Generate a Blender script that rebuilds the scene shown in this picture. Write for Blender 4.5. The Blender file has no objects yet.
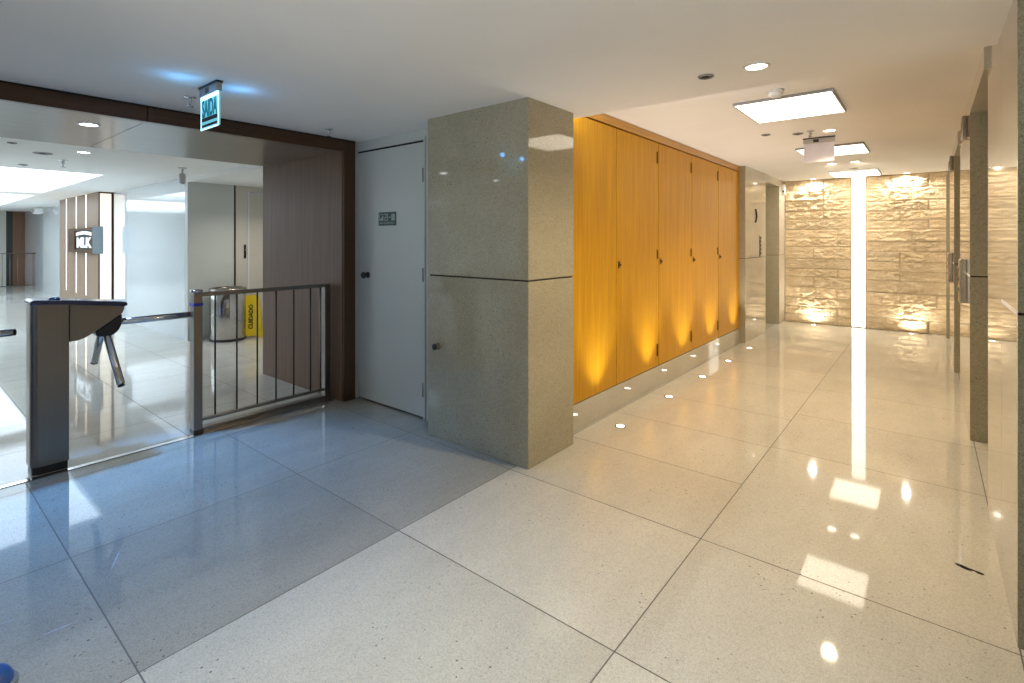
import bpy, bmesh, math, random
from mathutils import Vector, Matrix, noise
random.seed(7)
PI = math.pi
scene = bpy.context.scene
col = scene.collection
EYE = 1.45            # eye height of the photographer
LOW = 2.352           # lobby / foyer ceiling
HIGH = 2.4925         # corridor ceiling

# ------------------------------------------------------------------ materials
def new_mat(name):
    m = bpy.data.materials.new(name)
    m.use_nodes = True
    nt = m.node_tree
    return m, nt, nt.nodes['Principled BSDF']

def nd(nt, kind, **kw):
    n = nt.nodes.new(kind)
    for k, v in kw.items():
        if k in n.inputs:
            n.inputs[k].default_value = v
        else:
            setattr(n, k, v)
    return n

def ramp(nt, fac, stops):
    r = nt.nodes.new('ShaderNodeValToRGB')
    e = r.color_ramp.elements
    while len(e) < len(stops):
        e.new(0.5)
    for i, (p, c) in enumerate(stops):
        e[i].position = p
        e[i].color = (*c, 1)
    nt.links.new(fac, r.inputs[0])
    return r.outputs[0]

def mixc(nt, fac, a, b, mode='MIX'):
    m = nt.nodes.new('ShaderNodeMix')
    m.data_type = 'RGBA'
    m.blend_type = mode
    for sock, v in ((0, fac), (6, a), (7, b)):
        if hasattr(v, 'is_output'):
            nt.links.new(v, m.inputs[sock])
        elif sock == 0:
            m.inputs[0].default_value = v
        else:
            m.inputs[sock].default_value = (*v, 1)
    return m.outputs[2]

def objco(nt, scale=(1, 1, 1)):
    tc = nt.nodes.new('ShaderNodeTexCoord')
    mp = nt.nodes.new('ShaderNodeMapping')
    mp.inputs['Scale'].default_value = scale
    nt.links.new(tc.outputs['Object'], mp.inputs[0])
    return mp.outputs[0]

def nz(nt, co, scale, detail=4, rough=0.55):
    n = nd(nt, 'ShaderNodeTexNoise', Scale=scale, Detail=detail, Roughness=rough)
    nt.links.new(co, n.inputs['Vector'])
    return n.outputs['Fac']

def bump(nt, b, h, strength, dist=0.01):
    n = nd(nt, 'ShaderNodeBump', Strength=strength, Distance=dist)
    nt.links.new(h, n.inputs['Height'])
    nt.links.new(n.outputs[0], b.inputs['Normal'])

def plain(name, c, rough=0.5, metal=0.0, var=0.06, scale=8.0, spec=0.5, coat=0.0):
    m, nt, b = new_mat(name)
    f = nz(nt, objco(nt), scale)
    lo = tuple(max(0, x * (1 - var)) for x in c)
    hi = tuple(min(1, x * (1 + var)) for x in c)
    nt.links.new(ramp(nt, f, [(0.3, lo), (0.7, hi)]), b.inputs['Base Color'])
    b.inputs['Roughness'].default_value = rough
    b.inputs['Metallic'].default_value = metal
    b.inputs['Specular IOR Level'].default_value = spec
    b.inputs['Coat Weight'].default_value = coat
    b.inputs['Coat Roughness'].default_value = 0.03
    return m

def brushed(name, c, rough=0.3, axis=2):
    m, nt, b = new_mat(name)
    sc = [140, 140, 140]; sc[axis] = 2.0
    f = nz(nt, objco(nt, tuple(sc)), 1.0, 3)
    nt.links.new(ramp(nt, f, [(0.2, tuple(x * .95 for x in c)), (0.8, tuple(min(1, x * 1.04) for x in c))]), b.inputs['Base Color'])
    r = nt.nodes.new('ShaderNodeMapRange')
    r.inputs['To Min'].default_value = rough * .8; r.inputs['To Max'].default_value = rough * 1.25
    nt.links.new(f, r.inputs[0]); nt.links.new(r.outputs[0], b.inputs['Roughness'])
    b.inputs['Metallic'].default_value = 1.0
    return m

def emit(name, c, strength):
    m, nt, b = new_mat(name)
    b.inputs['Base Color'].default_value = (*c, 1)
    b.inputs['Emission Color'].default_value = (*c, 1)
    b.inputs['Emission Strength'].default_value = strength
    b.inputs['Roughness'].default_value = 0.4
    return m

def granite(name, base, dark, rough, tone=False, marks=False, spec=0.5, speck=1.0, cloud=0.1):
    m, nt, b = new_mat(name)
    co = objco(nt)
    big = nz(nt, objco(nt, (2.6, 0.9, 1.6)), 1.5, 6, 0.65)
    c = ramp(nt, big, [(0.25, tuple(x * (1 - cloud) for x in base)), (0.75, tuple(min(1, x * (1 + cloud)) for x in base))])
    def grain(scale):
        v = nd(nt, 'ShaderNodeTexVoronoi', Scale=scale)
        nt.links.new(co, v.inputs['Vector'])
        sp = nt.nodes.new('ShaderNodeSeparateColor')
        nt.links.new(v.outputs['Color'], sp.inputs[0])
        return sp.outputs[0]
    c = mixc(nt, ramp(nt, grain(290), [(0.40, (0, 0, 0)), (1.0, (0.70 * speck,) * 3)]), c, dark)
    c = mixc(nt, ramp(nt, grain(150), [(0.88, (0, 0, 0)), (1.0, (0.3 * speck,) * 3)]), c, tuple(x * .8 for x in dark))
    c = mixc(nt, ramp(nt, grain(370), [(0.72, (0, 0, 0)), (1.0, (0.5 * speck,) * 3)]), c, tuple(min(1, x * 1.35) for x in base))
    mid = nz(nt, co, 28, 6, 0.75)
    c = mixc(nt, ramp(nt, mid, [(0.56, (0, 0, 0)), (0.74, (0.3 * speck,) * 3)]), c, tuple(x * .8 for x in dark))
    # scattered darker inclusions in drifts
    drift = ramp(nt, nz(nt, objco(nt, (1.0, 2.2, 1.0)), 1.3, 3), [(0.46, (0, 0, 0)), (0.62, (1, 1, 1))])
    v = nd(nt, 'ShaderNodeTexVoronoi', Scale=30.0)
    nt.links.new(co, v.inputs['Vector'])
    sp = ramp(nt, v.outputs['Distance'], [(0.08, (1, 1, 1)), (0.15, (0, 0, 0))])
    k = mixc(nt, 1.0, drift, sp, 'MULTIPLY')
    c = mixc(nt, k, c, tuple(x * .45 for x in dark))
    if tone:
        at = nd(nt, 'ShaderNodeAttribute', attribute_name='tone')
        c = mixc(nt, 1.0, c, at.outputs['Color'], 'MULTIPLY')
    if marks:   # chips and scuffs in the stone, each with a place of its own
        sep = nt.nodes.new('ShaderNodeTexCoord')
        for (x, y, ang, a, bb, cc, op) in marks:
            mp = nd(nt, 'ShaderNodeMapping', vector_type='TEXTURE')
            mp.inputs['Location'].default_value = (x, y, 0)
            mp.inputs['Rotation'].default_value = (0, 0, ang)
            mp.inputs['Scale'].default_value = (a, bb, 1)
            nt.links.new(sep.outputs['Object'], mp.inputs[0])
            ln = nd(nt, 'ShaderNodeVectorMath', operation='LENGTH')
            nt.links.new(mp.outputs[0], ln.inputs[0])
            f = ramp(nt, ln.outputs['Value'], [(0.75, (op,) * 3), (1.0, (0, 0, 0))])
            c = mixc(nt, f, c, cc)
    nt.links.new(c, b.inputs['Base Color'])
    b.inputs['Roughness'].default_value = rough
    b.inputs['Specular IOR Level'].default_value = spec
    return m

def wood(name, c1, c2, rough, axis=2, scale=1.0, coat=0.0, dark=None, spec=0.5):
    m, nt, b = new_mat(name)
    sc = [16 * scale] * 3; sc[axis] = 0.55 * scale
    co = objco(nt, tuple(sc))
    w = nz(nt, co, 1.6, 6, 0.65)
    c = ramp(nt, w, [(0.28, c1), (0.72, c2)])
    sc2 = [90 * scale] * 3; sc2[axis] = 2.0 * scale
    g = nz(nt, objco(nt, tuple(sc2)), 1.0, 3)
    c = mixc(nt, ramp(nt, g, [(0.35, (0.35,) * 3), (0.6, (0, 0, 0))]), c, dark or tuple(x * .62 for x in c1))
    nt.links.new(c, b.inputs['Base Color'])
    b.inputs['Roughness'].default_value = rough
    b.inputs['Coat Weight'].default_value = coat
    b.inputs['Coat Roughness'].default_value = 0.12
    b.inputs['Specular IOR Level'].default_value = spec
    bump(nt, b, g, 0.06, 0.002)
    return m

M = {}
MARKS = [(0.1185, 3.028, -0.44, 0.036, 0.016, (0.004, 0.004, 0.004), 1.0),
         (0.147, 3.026, -0.2, 0.018, 0.008, (0.01, 0.01, 0.01), 1.0),
         (0.170, 3.0175, -0.36, 0.019, 0.012, (0.004, 0.004, 0.004), 1.0),
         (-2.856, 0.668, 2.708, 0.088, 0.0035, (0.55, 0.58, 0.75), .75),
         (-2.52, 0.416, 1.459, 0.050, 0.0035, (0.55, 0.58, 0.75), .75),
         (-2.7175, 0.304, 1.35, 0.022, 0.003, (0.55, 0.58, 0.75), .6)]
M['floor'] = granite('polished_granite_floor', (0.63, 0.605, 0.53), (0.29, 0.275, 0.235), 0.045, tone=True, marks=MARKS, spec=0.52, speck=.62)
M['pillar'] = granite('polished_granite_pillar', (0.455, 0.41, 0.295), (0.185, 0.165, 0.112), 0.05, spec=0.5, speck=.8)
M['wallstone'] = granite('polished_granite_wall', (0.55, 0.51, 0.42), (0.30, 0.275, 0.22), 0.04, spec=1.0, speck=.6)
M['jamb'] = granite('shaded_granite_jamb', (0.40, 0.36, 0.24), (0.17, 0.15, 0.095), 0.2, spec=0.4, speck=1.0)  # same stone as the walls, shade put into a darker colour
M['lobbyfloor'] = granite('lobby_stone_floor', (0.62, 0.61, 0.57), (0.42, 0.41, 0.38), 0.05, tone=True, spec=0.6, speck=.5)
M['grout'] = plain('grout', (0.15, 0.13, 0.11), 0.7)
M['plaster'] = plain('white_ceiling_paint', (0.86, 0.845, 0.82), 0.85, var=0.015, scale=2)
M['paint'] = plain('white_wall_paint', (0.74, 0.75, 0.74), 0.6, var=0.015, scale=2)
M['glasswall'] = plain('white_back_painted_glass', (0.72, 0.77, 0.80), 0.06, var=0.01, scale=1, spec=0.7, coat=0.6)
M['greypanel'] = plain('grey_green_panel', (0.60, 0.63, 0.60), 0.35, var=0.02, scale=2)
M['beige'] = plain('beige_door_paint', (0.62, 0.59, 0.52), 0.5, var=0.02, scale=2)
M['doorwhite'] = plain('pale_grey_door_paint', (0.63, 0.645, 0.60), 0.32, var=0.015, scale=2)
M['honey'] = wood('honey_veneer', (0.56, 0.255, 0.005), (0.72, 0.375, 0.013), 0.42, coat=0.0, spec=0.22)
M['honey_h'] = wood('honey_veneer_crossways', (0.50, 0.222, 0.016), (0.65, 0.335, 0.034), 0.36, axis=1, coat=0.25)
M['walnut'] = wood('brown_veneer', (0.17, 0.082, 0.042), (0.24, 0.125, 0.068), 0.5)
M['walnut_h'] = wood('brown_veneer_lengthways', (0.15, 0.095, 0.062), (0.21, 0.138, 0.092), 0.33, axis=1, coat=0.3)
M['walnut_d'] = wood('dark_brown_veneer', (0.065, 0.025, 0.007), (0.105, 0.043, 0.013), 0.35, axis=1)
M['walnut_dv'] = wood('dark_brown_veneer_upright', (0.065, 0.025, 0.007), (0.105, 0.043, 0.013), 0.35, axis=2)
M['lightwood'] = wood('pale_lobby_veneer', (0.27, 0.175, 0.115), (0.36, 0.245, 0.165), 0.45)
M['shadowgap'] = plain('dark_gap', (0.02, 0.012, 0.006), 0.8)
M['steel'] = brushed('brushed_steel', (0.25, 0.222, 0.195), 0.34)
M['steel_h'] = brushed('brushed_steel_lengthways', (0.27, 0.245, 0.22), 0.3, axis=1)
M['chrome'] = plain('chrome', (0.72, 0.73, 0.76), 0.10, 1.0, var=.02)
M['steelmirror'] = plain('polished_steel', (0.48, 0.46, 0.43), 0.12, 1.0, var=.02)
M['bluechrome'] = plain('dark_lid_metal', (0.10, 0.115, 0.20), 0.18, 0.9, var=.03)
M['darkmetal'] = plain('dark_metal', (0.06, 0.058, 0.055), 0.35, 0.8)
M['black'] = plain('black_plastic', (0.012, 0.012, 0.014), 0.35)
M['brass'] = plain('worn_brass', (0.16, 0.09, 0.03), 0.4, 0.9)
M['whiteplastic'] = plain('white_plastic', (0.75, 0.75, 0.74), 0.4)
M['greyplastic'] = plain('grey_plastic', (0.33, 0.33, 0.33), 0.45)
M['palegrey'] = plain('pale_grey_plastic', (0.55, 0.53, 0.50), 0.45)
M['bluetape'] = plain('blue_tape', (0.015, 0.04, 0.42), 0.4)
M['yellow'] = plain('yellow_plastic', (0.78, 0.56, 0.012), 0.4)
M['bluerubber'] = plain('blue_rubber', (0.035, 0.11, 0.36), 0.35)
M['signgreen'] = plain('dark_green_sign', (0.012, 0.05, 0.035), 0.4)
M['signpale'] = plain('pale_sign_print', (0.42, 0.52, 0.44), 0.5)
M['bluegrey'] = plain('blue_grey_laminate', (0.25, 0.29, 0.31), 0.35)
M['lavender'] = plain('frosted_acrylic', (0.84, 0.81, 0.90), 0.3)
M['panel_glow'] = emit('warm_led_diffuser', (1.0, 0.89, 0.72), 5.0)
M['down_glow'] = emit('warm_downlight_lens', (1.0, 0.88, 0.70), 14.0)
M['cool_glow'] = emit('cool_downlight_lens', (0.85, 0.93, 1.0), 22.0)
M['strip_glow'] = emit('warm_white_strip', (1.0, 0.94, 0.83), 3.4)
M['cove_glow'] = emit('cool_luminous_ceiling', (0.76, 0.89, 1.0), 3.0)
M['fill_strip'] = emit('added_led_strip', (0.96, 0.97, 1.0), 22.0)  # glow of the added strip behind the ceiling step
M['slot_glow'] = emit('warm_slot_light', (1.0, 0.84, 0.62), 3.2)
M['box_glow'] = emit('warm_light_box', (1.0, 0.88, 0.72), 0.72)
M['exit_edge'] = emit('exit_sign_edge_light', (0.55, 0.88, 1.0), 1.6)
M['exit_face'] = emit('exit_sign_lit_acrylic', (0.24, 0.72, 0.84), 0.5)
M['exit_teal'] = emit('exit_sign_teal_print', (0.0, 0.16, 0.20), 0.55)
M['exit_navy'] = plain('exit_sign_navy_print', (0.004, 0.016, 0.04), 0.4)
M['screen_white'] = emit('lit_sign_white', (0.92, 0.96, 1.0), 0.3)

def mk_stone():
    m, nt, b = new_mat('split_face_travertine')
    co = objco(nt)
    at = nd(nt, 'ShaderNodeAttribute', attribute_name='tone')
    f = nz(nt, objco(nt, (1.0, 1.0, 3.0)), 5, 6, 0.65)
    c = ramp(nt, f, [(0.25, (0.63, 0.49, 0.32)), (0.5, (0.79, 0.655, 0.46)), (0.78, (0.89, 0.80, 0.64))])
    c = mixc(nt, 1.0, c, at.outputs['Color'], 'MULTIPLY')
    p = nz(nt, objco(nt, (1, 1, 1.8)), 60, 4, 0.7)
    c = mixc(nt, ramp(nt, p, [(0.30, (0.85,) * 3), (0.46, (0, 0, 0))]), c, (0.34, 0.21, 0.10))
    nt.links.new(c, b.inputs['Base Color'])
    b.inputs['Roughness'].default_value = 0.85
    b.inputs['Specular IOR Level'].default_value = 0.2
    h = nz(nt, objco(nt, (1, 1, 1.6)), 42, 5, 0.65)
    bump(nt, b, h, 1.0, 0.03)
    return m
M['stone'] = mk_stone()

def mk_glass():
    m, nt, b = new_mat('clear_glass')
    b.inputs['Base Color'].default_value = (0.9, 0.96, 0.94, 1)
    b.inputs['Transmission Weight'].default_value = 1.0
    b.inputs['Roughness'].default_value = 0.0
    b.inputs['IOR'].default_value = 1.05
    return m
M['glass'] = mk_glass()

# ------------------------------------------------------------------ mesh helpers
class MB:
    """collects shapes; build() links them as ONE mesh object"""
    def __init__(self):
        self.bm = bmesh.new()
    def _mi(self, geom, mi):
        for f in geom:
            f.material_index = mi
    def box(self, x0, x1, y0, y1, z0, z1, bev=0.0, seg=2, mi=0, mat=None):
        bm = self.bm
        vs = [bm.verts.new((x, y, z)) for x in (x0, x1) for y in (y0, y1) for z in (z0, z1)]
        q = [(0, 1, 3, 2), (4, 6, 7, 5), (0, 4, 5, 1), (2, 3, 7, 6), (0, 2, 6, 4), (1, 5, 7, 3)]
        fs = [bm.faces.new([vs[i] for i in k]) for k in q]
        es = list({e for f in fs for e in f.edges})
        if mat is not None:
            bmesh.ops.transform(bm, matrix=mat, verts=vs)
        self._mi(fs, mi)
        if bev > 0:
            r = bmesh.ops.bevel(bm, geom=es, offset=bev, segments=seg, affect='EDGES', profile=0.5)
            self._mi(r['faces'], mi)
        return self
    def prism(self, pts, axis, a, b, bev=0.0, mi=0):
        """polygon extruded along an axis; pts are the two other coordinates in order"""
        bm = self.bm
        def P(p, t):
            if axis == 'X': return (t, p[0], p[1])
            if axis == 'Y': return (p[0], t, p[1])
            return (p[0], p[1], t)
        lo = [bm.verts.new(P(p, a)) for p in pts]
        hi = [bm.verts.new(P(p, b)) for p in pts]
        n = len(pts)
        fs = [bm.faces.new(lo[::-1]), bm.faces.new(hi)]
        fs += [bm.faces.new((lo[i], lo[(i + 1) % n], hi[(i + 1) % n], hi[i])) for i in range(n)]
        es = list({e for f in fs for e in f.edges})
        self._mi(fs, mi)
        if bev > 0:
            r = bmesh.ops.bevel(bm, geom=es, offset=bev, segments=2, affect='EDGES', profile=0.5)
            self._mi(r['faces'], mi)
        return self
    def lathe(self, prof, c=(0, 0, 0), n=32, mi=0, cap=True, mat=None):
        """profile of (radius, height) turned about z at c"""
        bm = self.bm
        rings = []
        allv = []
        for (r, z) in prof:
            ring = [bm.verts.new((c[0] + r * math.cos(2 * PI * k / n), c[1] + r * math.sin(2 * PI * k / n), c[2] + z)) for k in range(n)]
            rings.append(ring); allv += ring
        fs = []
        for a, b in zip(rings, rings[1:]):
            for k in range(n):
                fs.append(bm.faces.new((a[k], a[(k + 1) % n], b[(k + 1) % n], b[k])))
        if cap:
            fs.append(bm.faces.new(rings[0][::-1])); fs.append(bm.faces.new(rings[-1]))
        for f in fs:
            f.smooth = True
        self._mi(fs, mi)
        if mat is not None:
            bmesh.ops.transform(bm, matrix=mat, verts=allv)
        return self
    def tube(self, p, q, r, n=16, mi=0, r2=None, cap_round=0.0):
        p, q = Vector(p), Vector(q)
        d = q - p
        L = d.length
        rot = d.to_track_quat('Z', 'Y').to_matrix().to_4x4()
        r2 = r if r2 is None else r2
        if cap_round > 0:
            prof = [(r - cap_round, 0), (r, cap_round), (r2, L - cap_round), (r2 - cap_round, L)]
        else:
            prof = [(r, 0), (r2, L)]
        return self.lathe(prof, n=n, mi=mi, mat=Matrix.Translation(p) @ rot)
    def build(self, name, mats, parent=None, smooth=False, loc=None):
        bm = self.bm
        bmesh.ops.recalc_face_normals(bm, faces=bm.faces)
        if parent is not None and loc is None:
            base = parent_world(parent)
            bmesh.ops.translate(bm, verts=bm.verts, vec=-base)
        me = bpy.data.meshes.new(name)
        bm.to_mesh(me); bm.free()
        for m in (mats if isinstance(mats, (list, tuple)) else [mats]):
            me.materials.append(m)
        if smooth:
            for p in me.polygons:
                p.use_smooth = True
        o = bpy.data.objects.new(name, me)
        col.objects.link(o)
        if parent is not None:
            o.parent = parent
        return o

def parent_world(o):
    v = Vector(o.location)
    while o.parent:
        o = o.parent
        v += Vector(o.location)
    return v

def tag(o, label=None, cat=None, group=None, kind=None):
    if label: o['label'] = label
    if cat: o['category'] = cat
    if group: o['group'] = group
    if kind: o['kind'] = kind
    return o

def thing(name, loc, label, cat, group=None, kind=None):
    o = bpy.data.objects.new(name, None)
    o.empty_display_size = 0.1
    o.location = loc
    col.objects.link(o)
    return tag(o, label, cat, group, kind)

def struct(name, mb, mats, parent=None, label=None, cat=None):
    o = mb.build(name, mats, parent)
    if parent is None:
        o['kind'] = 'structure'
        tag(o, label, cat)
    return o

def copy_thing(o, loc, label, group=None):
    c = o.copy(); col.objects.link(c)
    c.location = loc
    c['label'] = label
    if group: c['group'] = group
    for ch in o.children:
        k = ch.copy(); col.objects.link(k); k.parent = c
        for g in ch.children:
            d = g.copy(); col.objects.link(d); d.parent = k
    return c

def text_bm(s, size, depth, width=None, bold=0.0):
    cu = bpy.data.curves.new('lettering', 'FONT')
    cu.body = s; cu.size = size; cu.extrude = depth; cu.align_x = 'CENTER'; cu.align_y = 'CENTER'; cu.offset = bold
    o = bpy.data.objects.new('lettering', cu)
    col.objects.link(o)
    bpy.context.view_layer.update()
    me = bpy.data.meshes.new_from_object(o.evaluated_get(bpy.context.evaluated_depsgraph_get()))
    bpy.data.objects.remove(o)
    bm = bmesh.new(); bm.from_mesh(me)
    bpy.data.meshes.remove(me)
    if width:
        xs = [v.co.x for v in bm.verts]
        k = width / (max(xs) - min(xs))
        bmesh.ops.scale(bm, vec=(k, 1, 1), verts=bm.verts)
    return bm

def add_text(mb, s, size, depth, matrix, width=None, bold=0.0, mi=0):
    t = text_bm(s, size, depth, width, bold)
    t.transform(matrix)
    me = bpy.data.meshes.new('tmp'); t.to_mesh(me); t.free()
    n0 = len(mb.bm.faces)
    mb.bm.from_mesh(me); bpy.data.meshes.remove(me)
    mb.bm.faces.ensure_lookup_table()
    for f in mb.bm.faces[n0:]:
        f.material_index = mi

FACE_S = Matrix.Rotation(PI / 2, 4, 'X')        # text upright in the XZ plane, read from -Y
FACE_E = Matrix.Rotation(PI / 2, 4, 'Z') @ FACE_S   # read from +X

def light(kind, name, loc, energy, color, **kw):
    d = bpy.data.lights.new(name, kind)
    d.energy = energy; d.color = color
    for k, v in kw.items():
        if k not in ('aim',):
            setattr(d, k, v)
    o = bpy.data.objects.new(name, d)
    o.location = loc
    if 'aim' in kw:
        o.rotation_euler = (Vector(kw['aim']) - Vector(loc)).to_track_quat('-Z', 'Y').to_euler()
    col.objects.link(o)
    return o

# ------------------------------------------------------------------ floor
def tile_floor():
    bm = bmesh.new()
    lay = bm.faces.layers.float_color.new('tone')
    g = 0.0026
    rnd = random.Random(3)
    def quad(x0, x1, y0, y1, z, mi, t):
        f = bm.faces.new([bm.verts.new(p) for p in ((x0, y0, z), (x1, y0, z), (x1, y1, z), (x0, y1, z))])
        f.material_index = mi
        f[lay] = (t[0], t[1], t[2], 1)
    def cell(x0, x1, y0, y1, mi, t):
        quad(x0 + g, x1 - g, y0 + g, y1 - g, 0.0, mi, t)
    def grey(t, w=0.0):
        return (t, t * (1 - .01 * w), t * (1 - .02 * w))
    # foyer and corridor strips: (x0, x1, list of joints)
    ys_l = [-4.0, -2.7, -1.63, -0.54, 0.545, 1.63, 2.51, 2.78]
    ys_m = [-4.0, -2.7, -1.63, -0.54, 0.545, 1.63, 2.51, 3.22, 3.92, 4.62, 5.55, 6.45, 7.35, 8.25, 9.15, 10.2]
    ys_r = [-4.0, -2.7, -1.63, -0.54, 0.545, 1.63, 2.51, 3.94, 4.82, 5.75, 6.65, 7.55, 8.45, 9.35, 10.2]
    strips = [(-4.19, -4.05, ys_l), (-4.05, -3.04, ys_l), (-3.04, -2.055, ys_l), (-2.055, -0.86, ys_m), (-0.86, 0.25, ys_r),
              (0.25, 1.35, ys_r), (1.35, 2.5, ys_l)]
    for si, (x0, x1, ys) in enumerate(strips):
        for y0, y1 in zip(ys, ys[1:]):
            t = rnd.uniform(0.93, 1.04)
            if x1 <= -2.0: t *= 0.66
            if si == 2 and y0 == 0.545: t *= .95
            if y0 > 2.5 and x0 > -2.1: t *= 1.0
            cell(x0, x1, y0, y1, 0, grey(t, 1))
    cell(-3.0, -2.055, 3.2, 10.2, 0, grey(.8))
    # lobby
    xs = [-24, -21.5, -19.5, -17.5, -15.5, -13.6, -11.8, -10.2, -8.7, -7.3, -6.25, -5.54, -4.84, -4.245]
    yl = [-6, -4.7, -3.4, -2.2, -1.2, -0.3, 0.75, 1.435, 2.2, 2.85, 3.7, 4.4]
    for x0, x1 in zip(xs, xs[1:]):
        for y0, y1 in zip(yl, yl[1:]):
            cell(x0, x1, y0, y1, 1, grey(rnd.uniform(.95, 1.03)))
    # grout bed
    quad(-24, 2.6, -6, 10.4, -0.0012, 2, (1, 1, 1))
    me = bpy.data.meshes.new('floor'); bm.to_mesh(me); bm.free()
    for k in ('floor', 'lobbyfloor', 'grout'):
        me.materials.append(M[k])
    o = bpy.data.objects.new('floor', me); col.objects.link(o)
    o['kind'] = 'structure'
    return o
tile_floor()
struct('trim_1', MB().box(-4.235, -4.195, -2.0, 2.6, -0.001, 0.004), M['chrome'])   # threshold strip under the portal

# ------------------------------------------------------------------ ceiling
COVES = [(-13.3, -8.85, -3.6, 1.97), (-19.2, -14.0, -3.6, 1.99)]
def ceiling():
    mb = MB()
    T = 0.18
    # foyer plate, plus the lobby plate around two light recesses
    mb.box(-5.6, 2.6, -6.0, 3.1, LOW, LOW + T + .25)
    mb.box(-2.06, 2.6, 3.1, 3.25, LOW, LOW + T + .25)
    xs = [-24, COVES[1][0], COVES[1][1], COVES[0][0], COVES[0][1], -5.6]
    for i, (a, b) in enumerate(zip(xs, xs[1:])):
        if i in (1, 3):
            cv = COVES[1] if i == 1 else COVES[0]
            mb.box(a, b, -6.0, cv[2], LOW, LOW + T)
            mb.box(a, b, cv[3], 2.9, LOW, LOW + T)
            mb.box(a, b, cv[2], cv[3], LOW + T - .02, LOW + T + .05)
        else:
            mb.box(a, b, -6.0, 2.9, LOW, LOW + T)
    # niche soffit in the lobby
    mb.box(-8.33, -5.6, 2.77, 4.4, 2.285, LOW + T)
    # corridor plate, a little higher
    mb.box(-3.2, 1.2, 3.25, 10.5, HIGH, HIGH + .2)
    mb.box(-3.2, -2.06, 3.1, 3.25, HIGH, HIGH + .2)
    struct('ceiling', mb, M['plaster'])
ceiling()

def cove(b, label):
    x0, x1, y0, y1 = b
    t = thing('ceiling_light', ((x0 + x1) / 2, (y0 + y1) / 2, LOW), label, 'ceiling light', 'luminous ceilings in the lobby')
    MB().box(x0 + .02, x1 - .02, y0 + .02, y1 - .02, LOW + .1, LOW + .13).build('diffuser', M['cove_glow'], t)
    f = MB()
    f.box(x0, x1, y0, y0 + .02, LOW + .0, LOW + .15); f.box(x0, x1, y1 - .02, y1, LOW + .0, LOW + .15)
    f.box(x0, x0 + .02, y0 + .02, y1 - .02, LOW + .0, LOW + .15); f.box(x1 - .02, x1, y0 + .02, y1 - .02, LOW + .0, LOW + .15)
    f.build('frame', M['plaster'], t)
cove(COVES[0], 'large white luminous ceiling recess in the lobby, nearer one')
cove(COVES[1], 'white luminous ceiling recess far back in the lobby, beyond the nearer one')

# ------------------------------------------------------------------ corridor, right wall with lift openings
def right_wall():
    jy = [2.55, 4.97, 7.43, 9.9]            # near edge (end face coloured for shade) of every pier
    ends = [3.74, 6.5, 8.95, 10.2]
    XS = [.245, .23, .214, .198]
    for i, (a, b) in enumerate(zip(jy, ends)):
        p = MB(); X = XS[i]
        # cladding piece at the near edge in two courses, plain slab behind it
        sp = min(a + .53, b)
        zt = LOW if i == 0 else HIGH
        zc = 1.187
        p.box(X, .42, a + .02, sp, 0, zc - .004, mi=0)
        p.box(X, .42, a + .02, sp, zc + .004, zt, mi=0)
        p.box(X + .005, .415, a + .02, sp, zc - .004, zc + .004, mi=2)
        if b > sp:
            p.box(X, .42, sp + .003, b, 0, HIGH, mi=0)
            p.box(X + .005, .415, sp, sp + .003, 0, zt, mi=2)
        xr = 2.6 if i == 0 else .42
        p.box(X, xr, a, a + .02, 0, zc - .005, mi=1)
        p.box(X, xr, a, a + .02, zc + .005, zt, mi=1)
        p.box(X + .005, xr, a + .004, a + .02, zc - .005, zc + .005, mi=2)
        struct('wall_right', p, [M['wallstone'], M['jamb'], M['shadowgap']])
        # white bead painting the light caught in the joint groove
        if i < 3:
            struct('joint_glint', MB().box(X - .0015, X - .0002, a + .0, sp - .005, zc - .007, zc + .007), M['whiteplastic'])
    # lintels over the openings and the lift doors behind
    for i, (a, b) in enumerate(zip(ends[:3], jy[1:])):
        struct('wall_right', MB().box(XS[i + 1], .42, a, b, 2.37, HIGH), M['wallstone'])
        d = MB()
        ym = (a + b) / 2
        d.box(.52, .55, a - .02, ym - .002, 0, 2.37); d.box(.52, .55, ym + .002, b + .02, 0, 2.37)
        d.box(.42, .56, a - .05, a - .02, 0, HIGH); d.box(.42, .56, b + .02, b + .05, 0, HIGH)
        d.box(.42, .56, a - .02, b + .02, 2.371, HIGH)
        struct('door_2', d, M['steel'])
    struct('wall_right', MB().box(2.5, 2.6, -4.0, 2.55, 0, LOW), M['paint'])
right_wall()

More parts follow.
